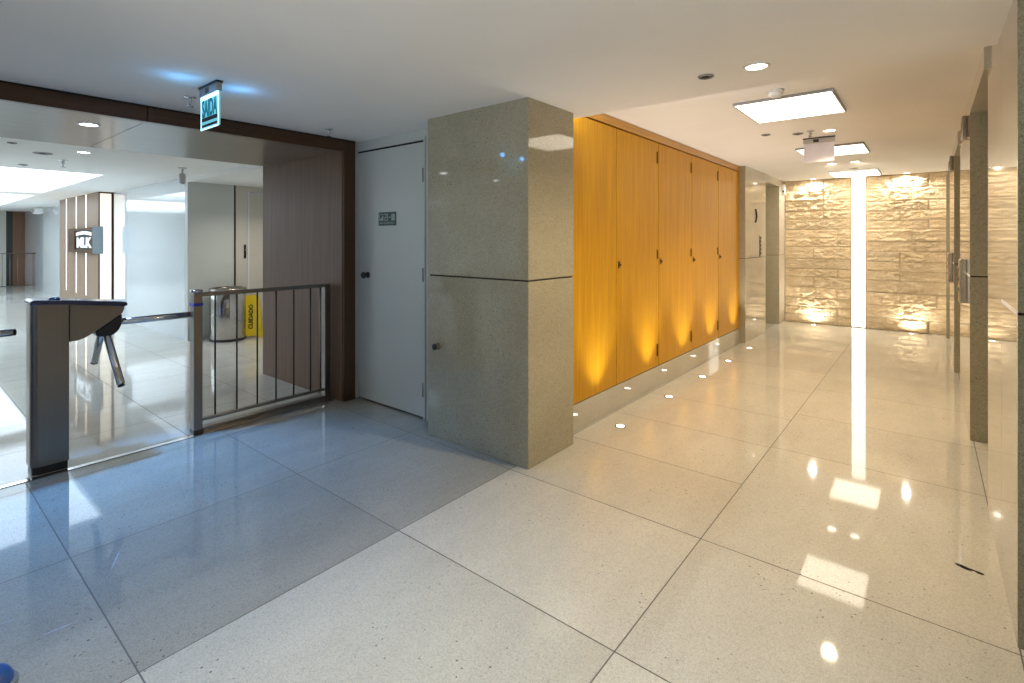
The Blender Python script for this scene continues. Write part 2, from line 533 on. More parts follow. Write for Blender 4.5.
# ------------------------------------------------------------------ corridor, left side
PX0, PX1, PY0, PY1 = -2.905, -1.96, 2.575, 3.105
def left_side():
    p = MB()
    zc = 1.19
    p.box(PX0, PX1, PY0, PY1, 0, zc - .005, bev=.003, seg=1)
    p.box(PX0, PX1, PY0, PY1, zc + .005, LOW + .0, bev=.003, seg=1)
    p.box(PX0 + .01, PX1 - .01, PY0 + .01, PY1 - .01, zc - .01, zc + .01, mi=1)
    o = struct('wall_left', p, [M['pillar'], M['shadowgap']], label='square polished granite pillar of two stacked slabs between the white door and the wood cabinets', cat='pillar')
    # plinth under the cabinets
    struct('baseboard_left', MB().box(-2.6, -2.075, 3.105, 7.65, 0, .205), M['wallstone'])
    # granite pier after the cabinets
    q = MB()
    for (z0, z1) in ((0, zc - .003), (zc + .003, HIGH)):
        q.box(-2.6, -2.0, 7.67, 8.80, z0, z1, mi=0)
        q.box(-2.6, -2.0, 7.65, 7.67, z0, z1, mi=2)  # near face coloured darker for its shade
    q.box(-2.6, -2.005, 7.655, 8.795, zc - .003, zc + .003, mi=1)
    struct('wall_left', q, [M['wallstone'], M['shadowgap'], M['pillar']])
    # pier by the stone wall, near face shade put into a darker granite colour
    r = MB()
    for (z0, z1) in ((0, zc - .003), (zc + .003, HIGH)):
        r.box(-2.6, -2.0, 9.77, 10.25, z0, z1, mi=0)
        r.box(-2.6, -2.0, 9.75, 9.77, z0, z1, mi=2)
    r.box(-2.6, -2.005, 9.755, 10.2, zc - .003, zc + .003, mi=1)
    struct('wall_left', r, [M['wallstone'], M['shadowgap'], M['pillar']])
    struct('wall_left', MB().box(-2.6, -2.0, 8.80, 9.75, 2.37, HIGH), M['wallstone'])
    d = MB()
    d.box(-2.42, -2.39, 8.80, 9.273, 0, 2.37); d.box(-2.42, -2.39, 9.277, 9.75, 0, 2.37)
    struct('door_3', d, M['steel'])
    # wall above the step, over cabinet niche and pillar back
    struct('wall_left', MB().box(-3.1, -2.601, 3.105, 10.3, 0, HIGH), M['paint'])
left_side()

# ------------------------------------------------------------------ split-face stone end wall
def stone_wall(x0, x1, seed):
    Y = 10.2
    z1 = HIGH
    rnd = random.Random(seed)
    rows = []
    z = 0.0
    while z < z1 - .02:
        h = rnd.choice((.14, .16, .18, .2, .15))
        if z + h > z1 - .08: h = z1 - z
        x = x0; blocks = []
        while x < x1 - .01:
            w = rnd.choice((.45, .6, .8, 1.05))
            if x + w > x1 - .14: w = x1 - x
            blocks.append((x, x + w, rnd.uniform(.88, 1.08), rnd.uniform(0, .022), rnd.uniform(0, 100), rnd.choice((.6, 1, 1.2, 1.3))))
            x += w
        rows.append((z, z + h, blocks)); z += h
    st = .0115
    nx = int((x1 - x0) / st); nzz = int(z1 / st)
    bm = bmesh.new()
    lay = bm.faces.layers.float_color.new('tone')
    xm = (x0 + x1) / 2
    def block(x, z):
        for (a, b, bl) in rows:
            if z <= b or b >= z1 - 1e-4:
                for k in bl:
                    if x <= k[1] or k[1] >= x1 - 1e-4:
                        return a, b, k
    grid = []
    for j in range(nzz + 1):
        z = z1 * j / nzz
        line = []
        for i in range(nx + 1):
            x = x0 + (x1 - x0) * i / nx
            a, b, k = block(x, z)
            ed = min(x - k[0], k[1] - x, z - a, b - z)
            e = max(0.0, min(1.0, ed / .014))
            e = e * e * (3 - 2 * e)
            p = Vector((x * 8, seed, z * 19 + k[4] * .02))
            n1 = noise.fractal(p, 0.62, 2.1, 7)
            rg = abs(noise.noise(Vector((x * 9, 3.1 + seed, z * 20)))) + .5 * abs(noise.noise(Vector((x * 21, 9.1 + seed, z * 40))))
            # the chiselled middle of each course stands out more than its dressed ends
            mid = 1.0 - min(1.0, abs(x - xm) / ((x1 - x0) * .5)) ** 2
            rough = (.35 + .65 * mid) * k[5]
            d = .002 + (.15 + .85 * e) * (.008 + k[3] * .5 + rough * (.022 + .026 * n1 - .024 * rg))
            d = max(0.0, d)
            line.append(bm.verts.new((x, Y - d, z)))
        grid.append(line)
    for j in range(nzz):
        for i in range(nx):
            f = bm.faces.new((grid[j][i], grid[j][i + 1], grid[j + 1][i + 1], grid[j + 1][i]))
            xc, zc = x0 + (x1 - x0) * (i + .5) / nx, z1 * (j + .5) / nzz
            a, b, k = block(xc, zc)
            tn = k[2] * (.80 if min(xc - k[0], k[1] - xc, zc - a, b - zc) < .0065 else 1.0)   # block joints darkened in colour to deepen their shade
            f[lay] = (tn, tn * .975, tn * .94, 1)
            f.smooth = True
    # sides and back
    bk = [bm.verts.new(p) for p in ((x0, Y + .1, 0), (x1, Y + .1, 0), (x1, Y + .1, z1), (x0, Y + .1, z1))]
    bm.faces.new(bk[::-1])
    bm.faces.new([grid[j][0] for j in range(nzz, -1, -1)] + [bk[0], bk[3]])
    bm.faces.new([grid[j][nx] for j in range(nzz + 1)] + [bk[2], bk[1]])
    bm.faces.new([grid[0][i] for i in range(nx + 1)] + [bk[1], bk[0]])
    bm.faces.new([grid[nzz][i] for i in range(nx, -1, -1)] + [bk[3], bk[2]])
    me = bpy.data.meshes.new('wall_back'); bm.to_mesh(me); bm.free()
    me.materials.append(M['stone'])
    o = bpy.data.objects.new('wall_back', me); col.objects.link(o)
    o['kind'] = 'structure'
SX0, SX1 = -1.005, -0.805
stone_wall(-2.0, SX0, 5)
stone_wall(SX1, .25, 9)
struct('wall_back', MB().box(-3, 1, 10.31, 10.4, 0, HIGH), M['paint'])
t = thing('wall_light', ((SX0 + SX1) / 2, 10.2, 0), 'tall glowing white light strip from floor to ceiling between two rough stone panels', 'light')
MB().box(SX0 + .006, SX1 - .006, 10.215, 10.24, .012, HIGH - .01).build('diffuser', M['strip_glow'], t)
MB().box(SX0, SX0 + .006, 10.2, 10.3, 0.0, HIGH).box(SX1 - .006, SX1, 10.2, 10.3, 0.0, HIGH).box(SX0 + .006, SX1 - .006, 10.2, 10.3, 0, .012).build('housing', M['darkmetal'], t)

# ------------------------------------------------------------------ built-in cabinets
def cabinets():
    t = thing('cabinet', (-2.075, 5.35, .205), 'long run of tall honey coloured wooden cupboards standing on the granite plinth', 'cabinet')
    X = -2.075
    MB().box(-2.55, X - .028, 3.11, 7.64, .207, 2.42).build('carcass', M['shadowgap'], t)
    MB().box(-2.55, X + .004, 3.11, 7.64, 2.416, HIGH - .004, bev=.003).build('header', M['honey_h'], t)
    ys = [3.11, 3.97, 4.85, 5.772, 6.712, 7.56]
    for i, (a, b) in enumerate(zip(ys, ys[1:])):
        d = MB().box(X - .026, X, a + .005, b - .005, .212, 2.404, bev=.0025).build('door', M['honey'], t)
        if i > 0:
            lk = MB()
            yl = a + .045
            zl = (0, 1.236, 1.238, 1.228, 1.236)[i]
            lk.box(X + .0005, X + .006, yl - .018, yl + .018, zl - .03, zl + .03, bev=.002)
            lk.tube((X + .005, yl, zl), (X + .022, yl, zl), .012, cap_round=.003)
            lk.build('lock', M['brass'], d)
            if i < 4:
                for zc, hh in ((2.26, .058), (1.31, .045), (.37, .058)):
                    h = MB()
                    h.tube((X + .003, b - .036, zc - hh), (X + .003, b - .036, zc + hh), .0085, 10)
                    h.box(X + .0002, X + .003, b - .046, b - .012, zc - hh, zc + hh)
                    h.build('hinge', M['brass'], d)
    MB().box(-2.55, X - .004, 7.562, 7.64, .207, 2.414, bev=.002).build('side_panel', M['honey'], t)
cabinets()

# ------------------------------------------------------------------ portal in brown veneer
FX = -4.07; SZ = 2.25; BX = -5.6
def portal():
    p = thing('trim_3', (FX, 0, 0), None, None, kind='structure')
    # fascia in two lengths with an open joint
    MB().box(FX - .05, FX, -2.0, 1.128, SZ - .005, LOW - .001, bev=.002).box(FX - .05, FX, 1.132, 2.617, SZ - .005, LOW - .001, bev=.002).build('fascia', M['walnut_d'], p)
    MB().box(FX - .002, FX + .008, -2.0, 2.735, LOW - .012, LOW - .001).build('shadow_gap', M['shadowgap'], p)
    MB().box(BX, FX - .05, -2.0, 1.128, SZ, LOW - .001).box(BX, FX - .05, 1.132, 2.609, SZ, LOW - .001).build('soffit', M['walnut_h'], p)
    MB().box(BX, FX - .021, 2.61, 2.735, 0, LOW - .002).build('jamb_panel', M['walnut'], p)
    MB().box(FX - .02, FX + .003, 2.618, 2.735, 0, LOW - .002, bev=.002).build('jamb_edge', M['walnut_dv'], p)
portal()
MB_ = MB().box(BX, FX, -2.15, -2.0, 0, LOW)
struct('wall_portal', MB_, M['walnut'])
struct('wall_portal', MB().box(-4.2, FX, -4.0, -2.15, 0, LOW), M['paint'])

# ------------------------------------------------------------------ white service door
def service_door():
    Y = 2.77
    w = MB()
    w.box(-4.3, -4.095, 2.736, Y + .12, 0, LOW)                # left of the door
    w.box(-3.145, -2.60, Y, Y + .12, 0, LOW)                 # right of it, behind the pillar
    w.box(-4.095, -3.145, Y, Y + .12, 2.29, LOW)
    struct('wall_door', w, M['doorwhite'])
    d = thing('door_1', (-3.62, Y, 0), 'pale grey flush service door with a small dark green sign beside the granite pillar', 'door', kind='structure')
    MB().box(-4.075, -3.172, Y + .004, Y + .045, .012, 2.246, bev=.002).build('leaf', M['doorwhite'], d)
    MB().box(-3.165, -3.147, Y - .012, Y + .06, 0, 2.288, bev=.002).box(-4.09, -3.165, Y - .004, Y + .06, 2.262, 2.288, bev=.002).build('door_frame', M['doorwhite'], d)
    MB().box(-4.09, -3.165, Y + .01, Y + .06, 2.246, 2.262).box(-4.09, -3.165, Y + .03, Y + .06, 0, .012).build('shadow_gap', M['shadowgap'], d)
    for z in (1.975, 1.168, .24):
        MB().tube((-3.168, Y - .008, z - .055), (-3.168, Y - .008, z + .055), .009, 10).build('hinge', M['steel'], d)
    k = MB()
    k.lathe([(.028, 0), (.028, .006), (.012, .010), (.012, .03), (.027, .036), (.03, .052), (.022, .062)], n=24, mat=Matrix.Translation((-3.93, Y + .004, 1.135)) @ Matrix.Rotation(PI / 2, 4, 'X'))
    k.build('knob', M['darkmetal'], d)
    s = MB().box(-3.765, -3.528, Y - .003, Y + .003, 1.575, 1.692, bev=.001).build('sign', M['signgreen'], d)
    g = MB()
    # pictogram blocks in the upper row, a lettering bar under it
    z0, z1 = 1.618, 1.678
    yy = (Y - .0045, Y - .0032)
    def r(a, b, c, e): g.box(-3.765 + a, -3.765 + b, yy[0], yy[1], c, e)
    r(.012, .070, z0, z0 + .006); r(.012, .070, z1 - .006, z1); r(.012, .020, z0, z1)          # framed stair pictogram
    for j in range(4): r(.022 + j * .012, .034 + j * .012, z0 + .008, z0 + .016 + j * .010)
    r(.084, .132, z1 - .008, z1); r(.124, .132, z0, z1); r(.084, .132, z0, z0 + .008); r(.088, .118, z0 + .024, z0 + .032)
    r(.086, .094, z0 + .010, z0 + .026); r(.102, .112, z0 + .036, z0 + .05)
    r(.144, .170, z0 + .024, z0 + .034)
    r(.180, .226, z0, z1 - .004)
    g.build('pictogram', M['signpale'], s)
    g = MB()
    add_text(g, 'SAÍDA DE EMERGÊNCIA', .026, .0006, Matrix.Translation((-3.6465, Y - .004, 1.596)) @ FACE_S, width=.205)
    g.build('lettering', M['signpale'], s)
service_door()

# magnetic door holder on the pillar
t = thing('door_holder', (-2.79, PY0, .67), 'small round metal door catch on the lower granite slab of the pillar', 'door catch')
MB().lathe([(.026, 0), (.026, .006), (.016, .012), (.016, .03)], n=24, mat=Matrix.Translation((-2.79, PY0, .672)) @ Matrix.Rotation(PI / 2, 4, 'X')).build('wall_mount', M['steel'], t)
MB().lathe([(.022, 0), (.024, .006), (.020, .016)], n=24, mat=Matrix.Translation((-2.79, PY0 - .03, .672)) @ Matrix.Rotation(PI / 2, 4, 'X')).build('magnet', M['darkmetal'], t)

# ------------------------------------------------------------------ ceiling lamps of the corridor
def led_panel(x0, x1, y0, y1, label, z=HIGH, grp='square LED panels on the corridor ceiling'):
    t = thing('ceiling_light', ((x0 + x1) / 2, (y0 + y1) / 2, z), label, 'ceiling light', grp)
    f = MB(); w = .011; d = .022
    f.box(x0, x1, y0, y0 + w, z - d, z - .001); f.box(x0, x1, y1 - w, y1, z - d, z - .001)
    f.box(x0, x0 + w, y0 + w, y1 - w, z - d, z - .001); f.box(x1 - w, x1, y0 + w, y1 - w, z - d, z - .001)
    f.build('frame', M['greyplastic'], t)
    MB().box(x0 + w, x1 - w, y0 + w, y1 - w, z - d + .003, z - .004).build('diffuser', M['panel_glow'], t)
    return t
led_panel(-1.165, -.51, 4.105, 4.86, 'square glowing ceiling panel nearest the camera, before the hanging blank sign')
led_panel(-1.185, -.535, 6.57, 7.30, 'square glowing ceiling panel half hidden behind the hanging blank sign')
led_panel(-1.20, -.575, 9.13, 9.92, 'square glowing ceiling panel next to the top of the wall light strip')
led_panel(1.0, 1.7, -1.9, -1.2, 'added square glowing ceiling panel, unseen behind the camera in the foyer', z=LOW)  # added foyer panel, out of view, for fill light

def downlight(x, y, z, label, mat='down_glow', r=.05, watts=12, grp=None, col_=(1, .86, .68), cone=2.2, aim=None):
    t = thing('downlight', (x, y, z), label, 'downlight', grp)
    MB().lathe([(r + .016, 0), (r + .014, -.006), (r + .002, -.007), (r, -.001)], c=(x, y, z - .0005), n=32, cap=False).build('trim_ring', M['whiteplastic'], t)
    MB().lathe([(r, -.001), (r, -.004)], c=(x, y, z), n=32).build('lens', M[mat], t)
    if watts:
        light('SPOT', 'downlight_beam', (x, y, z - .02), watts, col_, aim=aim or (x, y, 0), spot_size=cone, spot_blend=.7, shadow_soft_size=r)
    return t
downlight(-.694, 2.863, LOW, 'bright round downlight before the ceiling step, nearest of the corridor downlights', watts=98, col_=(1, .83, .57), cone=2.7)
downlight(-.735, 5.674, HIGH, 'small round downlight just right of the ceiling sprinkler above the hanging blank sign', watts=105, col_=(1, .82, .54))
downlight(-.763, 8.16, HIGH, 'small round downlight above the farthest panel, right one of two', watts=98, col_=(1, .87, .66), cone=1.7, aim=(-.45, 10.2, 1.15))
downlight(-1.026, 8.17, HIGH, 'small round downlight above the farthest panel, left one just right of the blank sign', watts=98, col_=(1, .87, .66), cone=1.7, aim=(-1.35, 10.2, 1.15))
# wall washers over the stone
for x, lab in ((-1.54, 'round wall washer shining down on the left stone panel'), (-.27, 'round wall washer shining down on the right stone panel')):
    downlight(x, 10.05, HIGH, lab, r=.04, watts=0)
    light('SPOT', 'washer_beam', (x, 10.05, HIGH - .02), 34, (1, .93, .80), aim=(x, 9.97, 0.0), spot_size=2.9, spot_blend=.4, shadow_soft_size=.03)
# portal soffit and lobby downlights
for y, lab in ((.905, 'round white downlight in the brown wood soffit above the turnstile'), (-.05, 'round white downlight in the wood soffit beyond the left edge of the picture')):
    downlight(-4.50, y, SZ, lab, mat='cool_glow', watts=0)
    light('SPOT', 'downlight_beam', (-4.50, y, SZ - .02), 290 if y > .5 else 70, (.10, .40, 1.0), aim=(-3.2, y + .25, 0), spot_size=1.2, spot_blend=.8, shadow_soft_size=.05)
downlight(-6.72, 1.312, LOW, 'small bright downlight in the lobby ceiling just behind the wood soffit edge', mat='cool_glow', watts=14, col_=(.9, .95, 1))
# foyer downlights added out of view to brighten the floor
for x, y, lab in ((-.7, 1.0, 'added foyer downlight overhead, before the bright corridor downlight'), (-1.1, .15, 'added foyer downlight overhead left of the camera'),
                  (.35, .3, 'added foyer downlight overhead right of the camera'), (-.5, -.9, 'added foyer downlight overhead behind the camera')):
    downlight(x, y, LOW, lab, watts=66, col_=(.88, .98, 1.04), cone=1.45)

def uplight(x, y, label, aim, watts, r=.03, grp=None, size=1.5, cl=(1, .74, .36)):
    t = thing('uplight', (x, y, 0), label, 'floor light', grp)
    MB().lathe([(r + .014, 0), (r + .013, .003), (r + .001, .0035), (r, .001)], c=(x, y, 0.0003), n=28, cap=False).build('trim_ring', M['steel'], t)
    MB().lathe([(r, .0005), (r, .0022)], c=(x, y, 0), n=28).build('lens', M['down_glow'], t)
    light('SPOT', 'uplight_beam', (x, y, .012), watts, cl, aim=aim, spot_size=size, spot_blend=.9, shadow_soft_size=.02)
G1 = 'floor uplights along the cabinet plinth'
for y, lab in ((3.632, 'glowing floor uplight nearest the granite pillar, first of the row by the cupboards'),
               (4.597, 'glowing floor uplight second from the granite pillar along the cupboards'),
               (5.495, 'glowing floor uplight third from the granite pillar along the cupboards'),
               (6.403, 'glowing floor uplight fourth from the granite pillar along the cupboards'),
               (7.335, 'glowing floor uplight at the far end of the cupboards, farthest from the pillar')):
    uplight(-1.865, y, lab, (-1.93, y, 2.45), 40, grp=G1, size=1.35, cl=(1, .94, .86))
for x, lab in ((-1.53, 'floor uplight at the foot of the left stone panel'), (-.21, 'floor uplight at the foot of the right stone panel')):
    uplight(x, 10.05, lab, (x, 10.08, 2.0), 26, grp='floor uplights below the stone wall', size=2.9, cl=(1, .91, .74))

# LED strip added unseen behind the ceiling step to brighten ceiling and cupboards
t = thing('added_strip_light', (-1.5, 3.26, 2.39), 'added white LED strip, unseen behind the ceiling step above the cupboards', 'added light strip')
MB().box(-2.05, -.7, 3.2505, 3.256, 2.372, 2.412).build('channel', M['whiteplastic'], t)
MB().box(-2.04, -.71, 3.256, 3.262, 2.378, 2.406).build('diffuser', M['fill_strip'], t)
# uplighter added unseen behind the camera to brighten the foyer ceiling
t = thing('fill_lamp', (-.6, -1.5, 0), 'slim metal lamp added unseen behind the camera in the foyer', 'added lamp')
MB().lathe([(.14, 0), (.14, .015), (.02, .025), (.015, .03)], c=(-.6, -1.5, 0), n=32).build('base', M['steel'], t)
MB().tube((-.6, -1.5, .03), (-.6, -1.5, .8), .014).build('pole', M['steel'], t)
MB().lathe([(.03, .8), (.07, .84), (.09, .92), (.08, .92), (.06, .85)], c=(-.6, -1.5, 0), n=32, cap=False).build('shade', M['steel'], t)
light('SPOT', 'ceiling_fill_beam', (-.6, -1.5, .93), 125, (.94, .98, 1.0), aim=(-1.2, 1.7, LOW), spot_size=1.3, spot_blend=.9, shadow_soft_size=.06)

# ------------------------------------------------------------------ ceiling fittings
def round_grille(x, y, z, r, label, name='ceiling_vent'):
    t = thing(name, (x, y, z), label, 'vent', None)
    MB().lathe([(r, 0), (r, -.006), (r * .82, -.010), (r * .8, -.004)], c=(x, y, z - .0005), n=32, cap=False).build('rim', M['greyplastic'], t)
    MB().lathe([(r * .8, -.002), (r * .8, -.005)], c=(x, y, z), n=32).lathe([(r * .35, -.003), (r * .3, -.012)], c=(x, y, z), n=24).build('core', M['darkmetal'], t)
    return t
round_grille(-.952, 2.862, LOW, .042, 'small round grey grille in the front ceiling left of the bright downlight')
round_grille(-1.25, 5.517, HIGH, .042, 'small flat grille in the corridor ceiling left of the other one, before the blank sign')
round_grille(-.995, 5.66, HIGH, .048, 'small flat grille in the corridor ceiling beside the sprinkler')
round_grille(-.843, 8.9, HIGH, .06, 'small grille in the corridor ceiling just before the farthest light panel')
round_grille(-7.128, 1.06, LOW, .08, 'largest round grey grille in the lobby ceiling')
round_grille(-6.583, .765, LOW, .035, 'small round grille in the lobby ceiling nearest the wood soffit')
round_grille(-8.399, 1.071, LOW, .045, 'small dark round grille in the lobby ceiling by the luminous recess')

t = thing('smoke_detector', (-.83, 3.93, HIGH), 'round white smoke detector on the corridor ceiling before the nearest panel', 'smoke detector')
MB().lathe([(.055, 0), (.055, -.012), (.052, -.016)], c=(-.83, 3.93, HIGH - .0005), n=32).build('base', M['whiteplastic'], t)
MB().lathe([(.048, -.0165), (.048, -.034), (.036, -.044), (.01, -.046)], c=(-.83, 3.93, HIGH - .0005), n=32).build('cover', M['whiteplastic'], t)

def sprinkler(x, y, z, label, k=1.0):
    t = thing('sprinkler', (x, y, z), label, 'sprinkler', None)
    MB().lathe([(.035 * k, 0), (.033 * k, -.005), (.014 * k, -.008)], c=(x, y, z - .0005), n=24).build('escutcheon', M['chrome'], t)
    b = MB()
    b.lathe([(.011 * k, -.008), (.011 * k, -.028 * k), (.006 * k, -.032 * k), (.004 * k, -.055 * k)], c=(x, y, z), n=12)
    for s in (-1, 1):
        b.tube((x + s * .011 * k, y, z - .022 * k), (x + s * .017 * k, y, z - .04 * k), .003 * k, 8)
        b.tube((x + s * .017 * k, y, z - .04 * k), (x + s * .003 * k, y, z - .058 * k), .003 * k, 8)
    b.build('frame', M['chrome'], t)
    MB().lathe([(.020 * k, -.058 * k), (.020 * k, -.060 * k)], c=(x, y, z), n=16).build('deflector', M['chrome'], t)
sprinkler(-.88, 5.605, HIGH, 'small sprinkler head on the corridor ceiling above the blank sign')
sprinkler(-3.617, 1.23, LOW, 'chrome sprinkler head on the foyer ceiling left of the lit exit sign')
sprinkler(-3.783, 2.297, LOW, 'chrome sprinkler head on the foyer ceiling near the door corner')
sprinkler(-7.577, 1.295, LOW, 'dark sprinkler head on the lobby ceiling between the grilles', 1.4)

# small spot fitting on the lobby ceiling
t = thing('ceiling_camera', (-7.25, 2.38, LOW), 'small white fitting hung from the lobby ceiling by the white glass wall', 'camera')
MB().lathe([(.045, 0), (.045, -.012), (.02, -.016)], c=(-7.25, 2.38, LOW - .0005), n=20).tube((-7.25, 2.38, LOW - .014), (-7.25, 2.38, LOW - .08), .012).build('mount', M['whiteplastic'], t)
MB().tube((-7.25, 2.38, LOW - .075), (-7.235, 2.375, LOW - .19), .034, cap_round=.006).build('body', M['palegrey'], t)
MB().tube((-7.235, 2.375, LOW - .19), (-7.234, 2.3745, LOW - .197), .027).build('lens', M['greyplastic'], t)
t = thing('ceiling_camera', (-18.9, 2.75, LOW), 'pale fitting on the far lobby wall just under the ceiling', 'camera')
MB().box(-19.1, -18.75, 2.62, 2.8, LOW - .19, LOW - .03, bev=.03).build('body', M['whiteplastic'], t)
MB().tube((-18.9, 2.62, LOW - .11), (-18.88, 2.58, LOW - .11), .045).build('lens', M['greyplastic'], t)

# ------------------------------------------------------------------ hanging signs
def exit_sign(x0, x1, y, z, lit, label):
    t = thing('exit_sign', ((x0 + x1) / 2, y, z), label, 'sign')
    MB().box(x0, x1, y - .014, y + .014, z - .058, z - .012, bev=.003).build('housing', M['palegrey'] if not lit else M['greyplastic'], t)
    MB().box(x0 - .003, x1 + .003, y - .018, y + .018, z - .012, z - .001).build('ceiling_plate', M['darkmetal'], t)
    s = MB()
    s.box(x0 + .09, x0 + .14, y - .0155, y - .0142, z - .05, z - .02)
    s.build('indicator_slot', M['darkmetal'], t)
    if lit:
        p = MB().box(x0 + .006, x1 - .002, y - .005, y + .005, z - .25, z - .058, bev=.001).build('acrylic_panel', M['exit_face'], t)
        e = MB()
        e.box(x0 + .006, x1 - .002, y - .007, y - .0052, z - .082, z - .058)
        for a, b in ((x0 + .004, x0 + .010), (x1 - .007, x1 - .001)):
            e.box(a, b, y - .007, y - .0052, z - .25, z - .06)
        e.box(x0 + .004, x1, y - .007, y - .0052, z - .256, z - .247)
        e.build('edge_light', M['exit_edge'], p)
        g = MB()
        add_text(g, 'SAÍDA', .135, .0007, Matrix.Translation(((x0 + x1) / 2, y - .0062, z - .138)) @ FACE_S, width=.215, bold=.0045)
        tx = g.build('lettering', M['exit_teal'], p)
        MB().box(x0 + .02, x1 - .014, y - .007, y - .0053, z - .208, z - .186).box(x0 + .02, x1 - .014, y - .007, y - .0053, z - .240, z - .226).build('print_bars', M['exit_navy'], p)
    else:
        MB().box(x0 + .004, x1 - .004, y - .005, y + .005, z - .25, z - .058, bev=.001).build('acrylic_panel', M['lavender'], t)
light('POINT', 'exit_sign_spill', (-3.21, 1.04, LOW - .08), .4, (.10, .45, 1.0), shadow_soft_size=.02)
light('POINT', 'exit_sign_spill', (-3.2, 1.36, LOW - .08), .4, (.10, .42, 1.0), shadow_soft_size=.02)
exit_sign(-3.36, -3.105, 1.205, LOW, True, 'lit blue white exit sign with SAIDA lettering hanging from the foyer ceiling')
exit_sign(-1.005, -.728, 6.0, HIGH, False, 'blank pale hanging sign with grey holder on the corridor ceiling')

# ------------------------------------------------------------------ lift call plates and indicators
def call_plate(y, W, label):
    t = thing('call_plate', (W, y, 1.0), label, 'lift button plate', 'lift call plates on the right wall')
    MB().box(W - .045, W - .0002, y - .07, y + .07, .95, 1.30, bev=.008).build('mounting_plate', M['chrome'], t)
    for z in (1.06, 1.14, 1.22):
        MB().lathe([(.017, 0), (.017, .006), (.012, .009)], n=20, mat=Matrix.Translation((W - .045, y, z)) @ Matrix.Rotation(-PI / 2, 4, 'Y')).build('button', M['steel'], t)
call_plate(5.45, .23, 'upright metal lift button plate on the right wall nearer the camera')
call_plate(7.95, .214, 'upright metal lift button plate on the right wall farther back')
def indicator(y, W, label):
    t = thing('lift_indicator', (W, y, 2.34), label, 'lift indicator', 'lift indicators high on the right wall')
    MB().box(W - .03, W - .0002, y - .09, y + .09, 2.25, 2.42, bev=.006).build('surface_mount_box', M['steel_h'], t)
    MB().box(W - .0315, W - .0301, y - .06, y + .06, 2.29, 2.38).build('display', M['black'], t)
indicator(5.42, .23, 'small metal lift indicator box high on the right wall, nearer one')
indicator(7.85, .214, 'small metal lift indicator box high on the right wall, farther one')
t = thing('lift_indicator', (-2.0, 8.22, 1.8), 'small dark curved arrow fitting on the granite pier beyond the cupboards', 'lift indicator')
c = MB()
pts = [(8.17 + .06 * math.sin(a), 1.81 + .09 * math.cos(a)) for a in [k * PI / 8 for k in range(0, 9)]]
for a, b in zip(pts, pts[1:]):
    c.tube((-1.993, a[0], a[1]), (-1.993, b[0], b[1]), .012, 8)
c.build('surface_mount_arc', M['darkmetal'], t)
t = thing('call_plate', (-2.0, 8.47, 1.3), 'narrow metal plate with a column of studs standing for upright lettering on the granite pier beyond the cupboards', 'lift button plate')
MB().box(-1.9998, -1.99, 8.43, 8.50, 1.20, 1.52, bev=.003).build('mounting_plate', M['steel'], t)  # plate and studs made up in place of upright lettering
for z in (1.25, 1.31, 1.37, 1.43, 1.48):
    MB().lathe([(.014, 0), (.014, .005), (.010, .008)], n=16, mat=Matrix.Translation((-1.99, 8.465, z)) @ Matrix.Rotation(PI / 2, 4, 'Y')).build('button', M['darkmetal'], t)
t = thing('sensor', (-2.0, 9.98, 2.33), 'small pale box with a dark eye high on the pier beside the stone wall', 'sensor')
MB().box(-1.9995, -1.95, 9.93, 10.03, 2.24, 2.42, bev=.01).build('surface_mount_body', M['whiteplastic'], t)
MB().tube((-1.97, 9.93, 2.30), (-1.97, 9.922, 2.30), .016).build('eye', M['black'], t)

